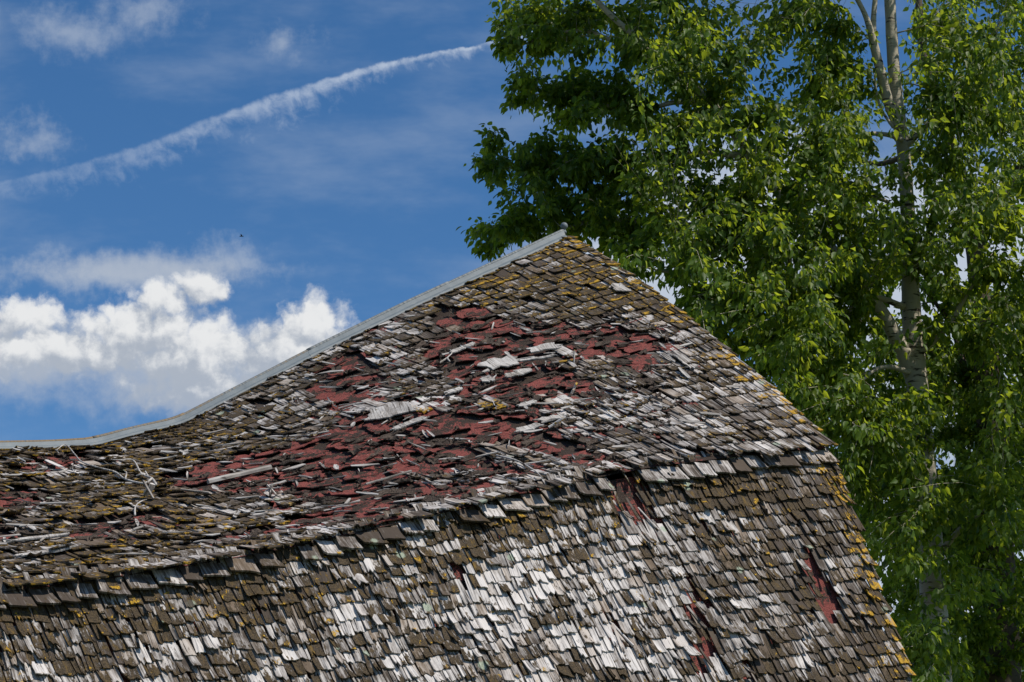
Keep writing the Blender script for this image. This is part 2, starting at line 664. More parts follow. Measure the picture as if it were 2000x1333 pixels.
BALD = [(690, 755, 75, 58, -35), (745, 900, 230, 75, -12), (985, 745, 170, 95, -5), (935, 640, 85, 26, 12), (1080, 800, 190, 62, 0),
        (1255, 690, 95, 48, 20), (600, 955, 130, 42, -15), (1250, 800, 90, 50, 10), (480, 930, 130, 30, -12), (130, 915, 80, 20, -5),
        (245, 1040, 90, 24, -8), (60, 985, 60, 22, 0), (1160, 906, 38, 14, 0), (1020, 905, 150, 35, -12), (1100, 690, 80, 40, 0),
        (900, 840, 120, 60, 0), (770, 635, 36, 14, -25), (1225, 620, 14, 10, 0), (460, 1060, 60, 12, -10), (700, 1010, 160, 20, -12),
        (900, 950, 130, 30, -10), (15, 1050, 30, 20, 0)]
KEEP = [(835, 745, 115, 30, 28), (790, 700, 85, 26, 20), (1190, 742, 85, 30, 22), (1230, 600, 250, 42, 24), (1300, 850, 240, 58, 6),
        (1060, 560, 110, 65, 0), (845, 815, 40, 13, -8), (968, 803, 32, 10, 5), (1040, 905, 85, 16, 8), (870, 945, 70, 14, -3),
        (560, 830, 110, 45, -5), (1400, 740, 80, 70, 30), (1330, 735, 36, 40, 50), (480, 1010, 130, 26, -5)]


def missing_up(px, py, j):
    b = ell(px, py, BALD)
    k = ell(px, py, KEEP)
    n = sn(px / 45, py / 22, 3.0) * 0.34 + (j - 0.5) * 0.22
    if k > 0.02 - 0.1 * n: return j > 0.9
    return b + n > -0.09


RENT = [[(1195, 928, 16), (1215, 965, 22), (1245, 1000, 30), (1268, 1035, 16)],
        [(1585, 1105, 9), (1600, 1150, 13), (1622, 1200, 17), (1638, 1232, 10)],
        [(1362, 1190, 9), (1374, 1235, 11), (1380, 1285, 9), (1392, 1310, 6)],
        [(1195, 1240, 6), (1222, 1265, 6)], [(1478, 1250, 5), (1488, 1262, 5)], [(885, 1128, 6), (905, 1145, 5)], [(1010, 1165, 6), (1018, 1180, 6)],
        [(1455, 1325, 7), (1460, 1340, 7)], [(1520, 928, 5), (1530, 935, 5)], [(1180, 1205, 5), (1190, 1215, 5)]]


def missing_low(px, py):
    for L in RENT:
        for (x0, y0, r0), (x1, y1, r1) in zip(L, L[1:]):
            t = max(0, min(1, ((px - x0) * (x1 - x0) + (py - y0) * (y1 - y0)) / ((x1 - x0) ** 2 + (y1 - y0) ** 2)))
            if math.hypot(px - x0 - t * (x1 - x0), py - y0 - t * (y1 - y0)) < r0 + t * (r1 - r0) + 6: return True
    return False


# ------------------------------------------------------------------ barn
bloc = PK + R * 3 + D * 1.0
barn = empty('barn', (bloc[0], bloc[1], 0.0), 'old barn with sagging gambrel roof of weathered mossy wooden shingles', 'barn')


def sheet(S, u0, u1, v0, v1, nu, nv, off, hole=None):
    A = Acc()
    us, vs = np.linspace(u0, u1, nu), np.linspace(v0, v1, nv)
    V = []
    for u in us:
        for v in vs:
            p, tu, tv, n = frame(S, u, v)
            V.append(p + n * off)
    F = []
    for i in range(nu - 1):
        for j in range(nv - 1):
            if hole and hole((us[i] + us[i + 1]) / 2, (vs[j] + vs[j + 1]) / 2): continue
            F.append((i * nv + j, i * nv + j + 1, (i + 1) * nv + j + 1, (i + 1) * nv + j))
    A.add(V, F)
    return A


HOLES = [(305, 876, 26, 9, 0), (255, 882, 30, 7, -6), (170, 886, 60, 6, -4), (1235, 1000, 0.1, 0.1, 0)]


def hole_up(u, v):
    q = proj(up(u, v))
    return ell(q[0], q[1], HOLES) > 0.0


upper = sheet(up, 0.02, UMAX, -0.005, 1.0, 190, 90, -0.012, hole_up).build('upper_roof_slope', M_DECK, barn, smooth=True)
tag(upper, 'shallower upper slope with torn red asphalt and dark felt showing')
lower = sheet(low_, 0.03, UMAX, 0.0, 1.7, 130, 60, -0.014).build('lower_roof_slope', M_RED, barn, smooth=True)
tag(lower, 'steep lower slope below the break')

NXC, NYR = 5, 4
XS = np.array([-0.5, -0.27, 0.0, 0.26, 0.5])
LS = np.array([-1.0, -0.55, -0.2, 0.0])


def shingle(p, tu, tv, n, w, ln, th, lift, curl, cup, yaw, jag, tint, seed, r, base=0.002):
    """one tapered split shingle; p is the middle of its butt on the slope, tv points down the slope"""
    c, s = math.cos(yaw), math.sin(yaw)
    a = tu * c + tv * s
    b = tv * c - tu * s
    rag = np.array([r.uniform(-jag, jag * 0.5) for _ in range(5)])
    sk = (np.array([r.uniform(-0.05, 0.05), 0, 0, 0, r.uniform(-0.05, 0.05)]) + r.gauss(0, 0.06)) * w
    tp = r.uniform(0.86, 1.06)
    Xg, Lg = XS[None, :], LS[:, None]
    t = 1 + Lg
    ww = np.where(Lg > -0.5, w, w * tp)
    xx = Xg * ww + sk[None, :] * t
    yy = Lg * ln + np.where(Lg == 0, rag[None, :], 0)
    h = base + lift * t + curl * t ** 3 + cup * (4 * Xg * Xg - 0.5) * t + 0 * yy
    tk = th * (0.35 + 0.65 * t) + 0 * yy
    flat = (p + xx[..., None] * a + yy[..., None] * b)
    V = np.concatenate([(flat + (h + tk)[..., None] * n).reshape(-1, 3), (flat + h[..., None] * n).reshape(-1, 3)])
    g = np.stack([Xg * ww + 3.1 * seed, yy, 0 * yy + seed * 17.0], -1).reshape(-1, 3)
    return V, SHF, tint, np.concatenate([g, g])


SHF = []
if True:
    N = NXC * NYR
    F = []
    for q in range(NYR - 1):
        for k in range(NXC - 1):
            i = q * NXC + k
            F.append((i, i + 1, i + NXC + 1, i + NXC))
            F.append((N + i, N + i + NXC, N + i + NXC + 1, N + i + 1))
    for q in range(NYR - 1):
        i = q * NXC
        F.append((i, i + NXC, N + i + NXC, N + i))
        i += NXC - 1
        F.append((i, N + i, N + i + NXC, i + NXC))
    for k in range(NXC - 1):
        i = (NYR - 1) * NXC + k
        F.append((i, i + 1, N + i + 1, N + i))
    SHF = F


SHS = []      # (size on view, slope, shingle data)


def keep(d, S, ln_vis, w):
    V = np.array(d[0][10:20])
    q = proj(V)
    cx, cy = q.mean(0)
    if -40 < cx < 2040 and cy < 1340:
        e1 = q[4] - q[0]
        e2 = q[5] - q[0]
        sz = abs(e1[0] * e2[1] - e1[1] * e2[0])
    else: sz = 0
    SHS.append((sz, S, d))


def clampf(x, a=0.0, b=1.0): return max(a, min(b, x))


# upper slope
r = random.Random(21)
EXP1 = 0.10
NC = 31
for j in range(NC + 1):
    vb = (j + 1) / (NC) if j < NC else 1.0 + 0.012
    if j == NC: continue
    u = -0.03 + r.uniform(-0.02, 0.01)
    while u < UMAX - 0.1:
        w = r.choice([0.022, 0.035, 0.045, 0.06, 0.075, 0.09, 0.105]) * r.uniform(0.85, 1.15)
        if u < 2.6 and j > 17: w *= 0.62
        uc = u + w / 2
        u += w + r.uniform(0.002, 0.007)
        L1 = math.hypot(W1, np.interp(uc, UR, ZR) - np.interp(uc, UB, ZB))
        v = vb + r.uniform(-0.012, 0.012) / L1 * 2 + (r.uniform(-0.012, 0.012) + 0.028 * clampf(0.4 + 1.6 * sn(uc * 1.8, 3.3)) if j == NC - 1 else 0) + 0.006 * sn(uc * 3, j * 2.0)
        p, tu, tv, n = frame(up, uc, min(v, 1.045))
        px, py = proj(p)
        tv = nz(tv - R * 0.06 * clampf(uc / 4))
        jj = r.random()
        if missing_up(px, py, jj) or (j == NC - 1 and r.random() < 0.12): continue
        if hole_up(uc, v - 0.02) and r.random() < 0.75: continue
        nearbald = clampf(ell(px, py, BALD) + 0.35)
        rough_ = clampf((700 - px) / 900) * 0.7 + 0.6 * nearbald
        top_ = clampf(1.0 - max(abs(px - 1120) / 330, (py - 430) / 240)) if py < 690 else 0
        silver = 0.44 + 0.30 * sn(px / 130, py / 60, 6) + r.uniform(-0.3, 0.35)
        moss = 0.48 + 0.42 * sn(px / 160, py / 70, 11) + r.uniform(-0.3, 0.3)
        lich = 0.22 + 0.25 * sn(px / 90, py / 60, 15) + r.uniform(-0.12, 0.2)
        if top_ > 0:
            k = min(1, top_ * 3); moss += 0.42 * k; lich += 0.30 * k; silver -= 0.1 * k
        wh = max(ell(px, py, [(1290, 850, 250, 60, 8), (1020, 920, 130, 30, 0), (880, 945, 80, 22, 0), (1150, 690, 90, 30, 0), (1290, 690, 90, 60, 30)]), 0)
        if wh > 0: silver += 0.05 * min(1, wh * 3); moss -= 0.02 * min(1, wh * 3)
        lf = clampf((620 - px) / 300)
        moss += 0.40 * lf; silver -= 0.12 * lf; lich += 0.27 * lf
        rg = clampf(1 - (uc / 0.30))
        lich += (0.8 if 700 < py < 850 else 0.35) * rg * (r.random() < 0.75); moss += 0.15 * rg
        if max(ell(px, py, [(835, 815, 34, 10, 0), (968, 803, 28, 9, 0)]), 0) > 0: lich += 1.0; moss += .4
        wild = rough_ * r.random() * clampf((v - 0.05) * 6)
        d = shingle(p, tu, tv, n, w, min(0.27 * r.uniform(0.85, 1.15), v * L1 - 0.02), r.uniform(0.006, 0.011), 0.014 + 0.012 * wild * r.random(),
                    (0.004 if r.random() < 0.7 else 0.012 + 0.03 * r.random()) * (0.4 + 1.7 * wild) * (1 - 0.6 * rg), r.uniform(-0.004, 0.010) * (1 + wild),
                    r.gauss(0, 0.025 + 0.10 * wild), 0.006 + 0.018 * wild, (clampf(silver), clampf(moss), clampf(lich), r.random()), r.random() * 9, r)
        keep(d, 'u', EXP1, w)

# lower slope
L2 = math.hypot(W2, H2)
EXP2 = 0.083
r = random.Random(33)
NL = int(1.62 * L2 / EXP2)
for j in range(NL + 1):
    u = -0.03 + r.uniform(-0.025, 0.01)
    wav = r.uniform(0, 9)
    while u < UMAX - 0.1:
        w = r.choice([0.014, 0.02, 0.026, 0.03, 0.034, 0.038, 0.042, 0.05, 0.065]) * r.uniform(0.85, 1.15)
        uc = u + w / 2
        u += w + r.uniform(0.001, 0.006)
        s = ((j + 0.9) * EXP2 + 0.018 * sn(uc * 0.8, wav) + r.choice([0, 0, 0, 0, 0, 0, 0.02, -0.02, 0.03]) * r.random() + r.uniform(-0.005, 0.005)) / L2
        p, tu, tv, n = frame(low_, uc, s)
        px, py = proj(p)
        pm = proj(p - tv * 0.035)
        skew = 0
        if missing_low(pm[0] + r.gauss(0, 7), pm[1] + r.gauss(0, 12)):
            if r.random() > 0.26: continue
            w = r.uniform(0.008, 0.02); skew = r.gauss(0, 0.28)
        if r.random() < 0.012: continue
        sh_ = 0.10 + 0.13 * clampf(uc / UMAX) + 0.10 * sn(uc * 0.7, s * 2, 40)
        tv = nz(tv - R * sh_)
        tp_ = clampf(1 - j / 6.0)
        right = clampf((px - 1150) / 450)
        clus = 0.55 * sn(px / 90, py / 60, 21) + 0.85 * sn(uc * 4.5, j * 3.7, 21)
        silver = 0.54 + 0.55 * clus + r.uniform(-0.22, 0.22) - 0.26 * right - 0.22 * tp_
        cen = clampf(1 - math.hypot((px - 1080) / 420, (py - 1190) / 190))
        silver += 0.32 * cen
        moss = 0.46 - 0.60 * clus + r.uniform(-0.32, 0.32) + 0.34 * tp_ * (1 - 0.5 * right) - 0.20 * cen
        if r.random() < 0.10: moss += 0.5
        lich = 0.16 + 0.22 * sn(px / 80, py / 60, 25) + r.uniform(-0.1, 0.2) + 0.22 * tp_
        rg = clampf(1 - (uc / 0.22))
        lich += 0.75 * rg * (r.random() < 0.6); moss += 0.2 * rg
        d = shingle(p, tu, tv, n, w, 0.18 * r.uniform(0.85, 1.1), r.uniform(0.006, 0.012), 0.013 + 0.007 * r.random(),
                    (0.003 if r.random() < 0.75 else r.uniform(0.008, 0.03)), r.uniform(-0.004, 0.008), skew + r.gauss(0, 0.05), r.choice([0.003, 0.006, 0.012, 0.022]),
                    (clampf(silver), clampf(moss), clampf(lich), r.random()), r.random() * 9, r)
        keep(d, 'l', EXP2, w)

SHS.sort(key=lambda t: -t[0])
rest = Acc()
for i, (sz, S, d) in enumerate(SHS):
    if i < 300:
        A = Acc()
        A.add(*d)
        A.build('shingle', M_SH, upper if S == 'u' else lower)
    else:
        rest.add(*d)
o = rest.build('shingles', M_SH, barn)
tag(o, kind='stuff')
print('shingles', len(SHS))

# row of edge shingles under the break
r = random.Random(5)
u = -0.02
while u < UMAX - 0.15:
    w = r.uniform(0.09, 0.16)
    uc = u + w / 2
    u += w + 0.001
    p, tu, tv, n = frame(low_, uc, 0.0)
    pu, tu2, tv2, n2 = frame(up, uc, 1.0)
    px, py = proj(pu)
    if 1183 < px < 1246 or r.random() < 0.08: continue
    dn = nz(tv * 0.80 + tv2 * 0.42)
    nn = nz(np.cross(tu, dn)); nn = nn if nn[2] > 0 else -nn
    base = pu - n2 * 0.028 + dn * (0.108 + r.uniform(-0.006, 0.01)) + np.array([0, 0, 0.0])
    silver = 0.36 + r.uniform(-0.42, 0.36) - (0.12 if px > 1246 else 0)
    d = shingle(base, tu, nz(dn - R * 0.12), nn, w, 0.112, 0.012, 0.004, 0.006 * r.random(), r.uniform(-0.003, 0.004), r.gauss(0, 0.03), 0.006,
                (clampf(silver), 0.25 + r.uniform(-0.2, 0.2), 0.12, r.random()), r.random() * 9, r)
    A = Acc()
    A.add(*d)
    A.build('edge_shingle', M_SH, barn)


# torn underlay on the bare parts of the upper slope
def ragged(S, u, v, w, l, npt, jag, th, lift, tiltamt, r, yaw=0.0, grainseed=None):
    p, tu, tv, n = frame(S, u, v)
    c, s = math.cos(yaw), math.sin(yaw)
    a, b = tu * c + tv * s, tv * c - tu * s
    ring = []
    for k in range(npt):
        t = 2 * math.pi * k / npt
        x, y = math.cos(t), math.sin(t)
        m = 1 / max(abs(x), abs(y)) ** 0.75
        q = m * (1 + r.uniform(-jag, jag * 0.6))
        ring.append((x * q * w / 2, y * q * l / 2))
    V, G = [p + n * (lift + th)], [(0, 0, 0)]
    cu = [r.uniform(0, tiltamt) for _ in range(npt)]
    for side in (1, 0):
        for k, (x, y) in enumerate(ring):
            V.append(p + a * x + b * y + n * (lift + cu[k] + (th if side else 0)))
            G.append((x, y, 0))
    F = []
    for k in range(npt):
        k2 = (k + 1) % npt
        F.append((0, 1 + k2, 1 + k))
        F.append((1 + k, 1 + k2, 1 + npt + k2, 1 + npt + k))
    G = np.array(G, float)
    sd = r.random() * 9 if grainseed is None else grainseed
    G[:, 0] += sd * 3.1
    G[:, 2] = sd * 17
    return V, F, None, G


r = random.Random(99)
tabs, scraps, sliv = Acc(), Acc(), Acc()
for j in range(28):
    u = r.uniform(0, 0.2)
    while u < UMAX - 0.2:
        w = r.uniform(0.12, 0.30)
        uc = u + w / 2
        u += w + r.uniform(0.0, 0.05)
        v = (j + 0.5) / 28 + r.uniform(-0.01, 0.01)
        q = proj(up(uc, v))
        b = ell(q[0], q[1], BALD)
        if b < -0.25 or hole_up(uc, v): continue
        if r.random() < 0.80:
            tabs.add(*ragged(up, uc, v, w, 0.145, 16, 0.30, 0.006, 0.001 + 0.003 * r.random(), 0.012, r, r.gauss(0, 0.08)))
        for _ in range(r.choice([0, 1, 2, 3, 4])):
            scraps.add(*ragged(up, uc + r.uniform(-w / 2, w / 2), v + r.uniform(-0.02, 0.02), r.choice([0.04, 0.07, 0.1, 0.16]) * r.uniform(0.7, 1.2), r.uniform(0.02, 0.075), 11, 0.5, 0.005,
                               0.006 + 0.004 * r.random(), 0.022, r, r.gauss(0, 0.35)))
        for _ in range(r.choice([0, 0, 0, 1, 2])):
            sliv.add(*ragged(up, clampf(uc + r.uniform(-w / 2, w / 2), 0.02, UMAX), v + r.uniform(-0.02, 0.02), r.choice([0.006, 0.009, 0.013, 0.02]), r.uniform(0.03, 0.16), 6, 0.25, 0.004,
                             0.016 + 0.006 * r.random(), 0.004, r, r.choice([r.gauss(0, 0.35), r.gauss(1.2, 0.5), r.uniform(0, 3)])))
tag(tabs.build('torn_red_asphalt', M_RED, barn), kind='stuff')
tag(scraps.build('torn_felt_scraps', M_FELT, barn), kind='stuff')
# broken slivers also on the rest of the upper slope
for _ in range(260):
    u, v = r.uniform(0.2, UMAX - 0.1), r.uniform(0.05, 0.97)
    q = proj(up(u, v))
    if q[1] < 640 and q[0] > 820: continue
    sliv.add(*ragged(up, u, v, r.choice([0.008, 0.012, 0.02, 0.03]), r.uniform(0.05, 0.18), 6, 0.22, 0.005, 0.032, 0.006, r, r.choice([r.gauss(0, 0.4), r.gauss(1.3, 0.4)])))
tag(sliv.build('wood_splinters', M_WOOD), 'grey broken wood splinters scattered over the upper roof slope', 'splinters', kind='stuff')
# bared boards: ragged flat pieces of pale wood
for (x, y, w, l, yaw) in [(762, 815, 0.28, 0.24, -0.3), (980, 720, 0.26, 0.20, -0.1), (1010, 742, 0.20, 0.08, 0.1), (1060, 692, 0.24, 0.10, -0.2), (1045, 712, 0.26, 0.05, -0.25),
                          (955, 752, 0.09, 0.10, 0.3), (1030, 800, 0.13, 0.06, 0.2), (800, 838, 0.24, 0.06, 0.1), (890, 775, 0.12, 0.05, 0.0), (1340, 715, 0.07, 0.22, 0.0),
                          (1210, 572, 0.09, 0.2, 0), (1075, 830, 0.2, 0.06, 0.0), (1035, 845, 0.18, 0.07, 0.1), (905, 690, 0.2, 0.05, 0.2), (70, 1065, 0.3, 0.05, -0.1), (90, 1090, 0.28, 0.05, 0)]:
    u, v = find_up(x, y)
    A = Acc()
    A.add(*ragged(up, u, v, w, l, 20, 0.32, 0.008, 0.030, 0.008, r, yaw))
    A.build('bared_board', M_WOOD, upper)

# ------------------------------------------------------------------ ridge cap
zr_ = lambda u: np.interp(u, UR, ZR)
urx = lambda x: float(np.interp(-x, [-a for a, b in RID], [(hit(a, b, D, 0.0) - PK) @ R for a, b in RID]))
cuts = [0.01, urx(860), urx(600), urx(344), urx(180), UMAX]
cap = empty('ridge_cap', (0, 0, 0), None, None)
cap.parent = barn
cap.matrix_parent_inverse = Matrix.Translation(-PLOC['barn'])
PLOC['ridge_cap'] = Vector((0, 0, 0))
for i in range(5):
    us = np.linspace(cuts[i] - (0.05 if i else 0), cuts[i + 1], 26)
    lift = 0.026 + 0.003 * (i % 2)
    line = np.array([PK + R * u + np.array([0, 0, zr_(u) - PK[2] + lift]) for u in us])
    V, F = tube(line + np.array([0, 0, 0.022]), [0.0135 + 0.001 * (i % 2)] * len(us), 12)
    G = np.repeat(np.stack([us, np.zeros_like(us), np.full_like(us, clampf((i - 1) * 0.3))], -1), 12, axis=0)
    A = Acc(); A.add(V, F, None, G)
    A.build('roll', M_ROLL, cap, smooth=True)
    A = Acc()
    pr = [(-0.08, -0.035), (-0.012, 0.012), (0.012, 0.012), (0.03, -0.02), (0.052, -0.055), (0.057, -0.068), (0.052, -0.066), (0.03, -0.031), (0.012, 0.0), (-0.012, 0.0), (-0.08, -0.045)]
    V = []
    for k, u in enumerate(us):
        wv = 0.004 * sn(u * 3, i)
        sl_ = (zr_(u) - np.interp(u, UB, ZB)) / W1
        for a, b in pr:
            z = 0.004 - abs(a) * sl_ * 0.98 + (0.012 if -0.02 < a < 0.02 else 0) + (b if abs(a) < .02 else (-0.012 if (a, b) in (pr[5], pr[6], pr[7], pr[10]) else 0))
            V.append(line[k] + D * a + np.array([0, 0, z + wv]))
    m = len(pr)
    F = [(k * m + q, k * m + (q + 1) % m, (k + 1) * m + (q + 1) % m, (k + 1) * m + q) for k in range(len(us) - 1) for q in range(m)]
    F += [tuple(range(m))[::-1], tuple((len(us) - 1) * m + q for q in range(m))]
    A.add(V, F)
    A.build('flange', M_GALV, cap)
# ball on the end of the cap: turned profile with a neck
A = Acc()
c0 = PK + np.array([0, 0, 0.026 + 0.024]) + R * 0.0
prof = [(0.0, -0.03), (0.017, -0.03), (0.017, -0.012), (0.011, -0.006), (0.0115, 0.004)] + [(0.027 * math.sin(t), 0.029 - 0.027 * math.cos(t)) for t in np.linspace(0.5, math.pi - 0.02, 10)]
V, F = [], []
for a, z in prof:
    for k in range(16):
        w = 2 * math.pi * k / 16
        V.append(c0 + np.array([a * math.cos(w), a * math.sin(w), z]))
for i in range(len(prof) - 1):
    for k in range(16):
        F.append((i * 16 + k, i * 16 + (k + 1) % 16, (i + 1) * 16 + (k + 1) % 16, (i + 1) * 16 + k))
A.add(V, F)
A.build('finial_ball', M_GALV, cap, smooth=True)

# far slope, walls and gable that close the barn
A = Acc()
us = np.linspace(0.02, UMAX, 40)
V = []
for u in us:
    zr, zb = zr_(u) - 0.02, np.interp(u, UB, ZB)
    for a, z in ((0.0, zr), (-W1, zb), (-W1 - W2 * 1.7, zb - H2 * 1.7)):
        V.append(PK + R * u + D * a + np.array([0, 0, z - PK[2]]))
F = [(k * 3 + q, (k + 1) * 3 + q, (k + 1) * 3 + q + 1, k * 3 + q + 1) for k in range(39) for q in range(2)]
A.add(V, F)
A.build('far_roof_slope', M_WALL, barn)


def wall(name, pts):
    A = Acc()
    A.add(pts, [tuple(range(len(pts)))])
    return A.build(name, M_WALL, barn)


for u, nm in ((0.10, 'gable_wall'), (UMAX - 0.02, 'end_wall')):
    zr, zb = zr_(u) - 0.05, float(np.interp(u, UB, ZB)) - 0.07
    ze = zb - H2 * 1.55
    a2 = W1 + W2 * 1.55 - 0.1
    L = [(0, zr), (W1 - 0.06, zb), (a2, ze), (a2, 0), (-a2, 0), (-a2, ze), (-W1 + 0.06, zb)]
    wall(nm, [PK + R * u + D * a + np.array([0, 0, z - PK[2]]) for a, z in L])
for sgn in (1, -1):
    a2 = (W1 + W2 * 1.55 - 0.1) * sgn
    L = [(0.1, 0), (UMAX - .02, 0), (UMAX - .02, float(np.interp(UMAX, UB, ZB)) - H2 * 1.5), (0.1, float(ZB[0]) - H2 * 1.5)]
    wall('side_wall', [PK + R * u + D * a2 + np.array([0, 0, z - PK[2]]) for u, z in L])

# ------------------------------------------------------------------ loose things lying on the roof
def roof_pt(px, py, h):
    u, v = find_up(px, py)
    p, tu, tv, n = frame(up, u, v)
    return p + n * h


def stick(name, pix, w, th, label, cat, h=0.05, tint=None, mat=None, lifts=None, rise=None):
    P = [roof_pt(x, y, h if lifts is None else lifts[i]) for i, (x, y) in enumerate(pix)]
    if rise: P[1] = P[0] + np.array(rise)
    P = np.array(P)
    path = np.array([P[0] + (P[-1] - P[0]) * t for t in np.linspace(0, 1, 5)])
    t = nz(P[-1] - P[0])
    n = np.array([0, 0, 1.0]); n = nz(n - t * (n @ t))
    b = np.cross(t, n)
    V, G = [], []
    rr = random.Random(len(name) + int(pix[0][0]))
    Lg = np.linalg.norm(P[-1] - P[0])
    for i, p in enumerate(path):
        ww = w * (rr.uniform(0.8, 1.1) if 0 < i < 4 else rr.uniform(0.45, 0.95))
        off = b * rr.uniform(-0.15, 0.15) * w
        for (x, y) in ((-0.5, 0), (-0.2, 0.5), (0.25, 0.5), (0.5, 0.1), (0.45, -0.4), (-0.4, -0.45)):
            V.append(p + off + b * (x * ww) + n * (y * th))
            G.append((x * ww + 5.3, (i / 4 - 1) * Lg * 0.4, rr.random() * 0 + pix[0][0] % 17))
    F = [(i * 6 + k, i * 6 + (k + 1) % 6, (i + 1) * 6 + (k + 1) % 6, (i + 1) * 6 + k) for i in range(4) for k in range(6)]
    F += [tuple(range(6))[::-1], tuple(24 + k for k in range(6))]
    A = Acc()
    A.add(V, F, tint, G)
    o = A.build(name, mat or M_WOOD)
    return tag(o, label, cat)


stick('batten', [(408, 957), (527, 929)], 0.045, 0.03, 'long grey wooden batten lying loose on the roof near the dead branch', 'batten', 0.045)
stick('lath', [(714, 960), (802, 934)], 0.030, 0.012, 'pale thin lath lying on the dark felt above the roof break', 'lath', 0.04)
stick('broken_stick', [(1121, 722), (1123, 690)], 0.030, 0.012, 'short pale stick standing up with yellow lichen on its foot', 'stick', 0.03, (0.9, 0.0, 0.75, 1), M_SH, [0.02, 0.16], (0.004, 0.0, 0.10))
stick('broken_stick', [(1078, 717), (1118, 713)], 0.022, 0.012, 'short yellow lichen covered stick lying beside the upright stick', 'stick', 0.035, (0.6, 0.5, 1.0, 1), M_SH)
stick('wood_chunk', [(1072, 846), (1106, 826)], 0.045, 0.015, 'loose pale wood chunk with yellow lichen end on red asphalt', 'wood chunk', 0.04, (0.95, 0.0, 0.6, 1), M_SH, [0.03, 0.07], (0.10, 0.0, 0.065))
stick('wood_chunk', [(1118, 778), (1130, 756)], 0.05, 0.014, 'small splintered wood chunk with lichen in the bare red patch', 'wood chunk', 0.04, (0.9, 0.1, 0.8, 1), M_SH, [0.03, 0.08], (0.035, 0.0, 0.07))
stick('wood_piece', [(300, 985), (322, 952)], 0.075, 0.014, 'upturned dark shingle slab where the dead branch ends', 'wood piece', 0.05, (0.45, 0.1, 0.0, 1), M_SH, [0.03, 0.10], (-0.06, 0.0, 0.10))
stick('wood_piece', [(284, 982), (312, 988)], 0.05, 0.012, 'grey shingle slab lying at the foot of the upturned slab', 'wood piece', 0.05, (0.85, 0.1, 0.0, 1), M_SH, [0.04, 0.07], (0.05, -0.05, 0.05))
stick('wood_piece', [(540, 975), (556, 957)], 0.07, 0.01, 'curled silver shingle piece resting below the long batten', 'wood piece', 0.05, (0.95, 0.0, 0.0, 1), M_SH, [0.03, 0.06], (-0.05, 0.0, 0.055))
stick('wood_piece', [(528, 978), (538, 955)], 0.05, 0.012, 'upright brown shingle piece beside the curled silver one', 'wood piece', 0.05, (0.4, 0.1, 0.0, 1), M_SH, [0.03, 0.10], (0.01, 0.0, 0.075))
stick('wood_piece', [(92, 913), (122, 926)], 0.06, 0.01, 'pale shingle piece on the slope left of the dead branch', 'wood piece', 0.04, (1, 0.0, 0.0, 1), M_SH)
stick('wood_piece', [(356, 972), (412, 980)], 0.06, 0.01, 'light grey slab lying just below the long batten', 'wood piece', 0.05, (0.95, 0.05, 0.0, 1), M_SH)

br = empty('dead_branch', tuple(roof_pt(296, 954, 0.05)), 'bare whitish dead branch fallen on the left of the roof', 'branch')
for k, (pix, r0, r1) in enumerate([([(108, 896), (128, 888), (146, 903), (160, 916), (192, 932), (224, 940), (244, 951), (280, 959), (297, 955)], 0.003, 0.0075),
                                   ([(205, 913), (230, 917), (260, 916), (276, 938), (296, 953), (306, 965)], 0.003, 0.008),
                                   ([(244, 951), (246, 944), (243, 938)], 0.006, 0.003), ([(284, 944), (276, 947), (268, 945)], 0.006, 0.003), ([(288, 946), (286, 938)], 0.006, 0.003)]):
    P = smooth_path([roof_pt(x, y, 0.05 + 0.008 * math.sin(i * 1.7)) for i, (x, y) in enumerate(pix)], 26)
    V, F = tube(P, np.linspace(r0, r1, 26), 6)
    A = Acc(); A.add(V, F, None, np.stack([V[:, 0], V[:, 1] * .2, V[:, 2]], -1))
    A.build('limb' if k < 2 else 'side_twig', M_WOOD, br, smooth=True)
for nm, pix, lab in (('fallen_twig', [(264, 1022), (265, 1010), (272, 1000), (286, 992)], 'small pale crooked twig on the mossy shingles below the dead branch'),
                     ('fallen_twig', [(880, 720), (876, 712), (884, 702), (882, 697)], 'thin forked twig on the red patch near the ridge middle'),
                     ('fallen_twig', [(970, 905), (1010, 915), (1045, 935), (1060, 950)], 'long thin curved twig above the roof break in the middle')):
    P = smooth_path([roof_pt(x, y, 0.05) for x, y in pix], 14)
    V, F = tube(P, np.linspace(0.006, 0.003, 14), 5)
    A = Acc(); A.add(V, F, None, V * 0.3)
    tag(A.build(nm, M_WOOD, None, smooth=True), lab, 'twig')

# ------------------------------------------------------------------ ground
A = Acc()
A.add([(-900, -200, 0), (900, -200, 0), (900, 1500, 0), (-900, 1500, 0)], [(0, 1, 2, 3)])
tag(A.build('ground', M_GRASS), 'grassy ground around the barn', 'ground', kind='structure')

# ------------------------------------------------------------------ trees
LEAFV = np.array([(0, 0, 0), (-0.27, 0.22, 0.07), (-0.31, 0.42, 0.09), (-0.17, 0.72, 0.05), (0, 1.0, -0.10), (0.17, 0.72, 0.05), (0.31, 0.42, 0.09), (0.27, 0.22, 0.07), (0, 0.45, 0.0)])
LEAFV[:, 0] *= 0.86
LEAFF = [(0, 8, 1), (1, 8, 2), (2, 8, 3), (3, 8, 4), (4, 8, 5), (5, 8, 6), (6, 8, 7), (7, 8, 0)]


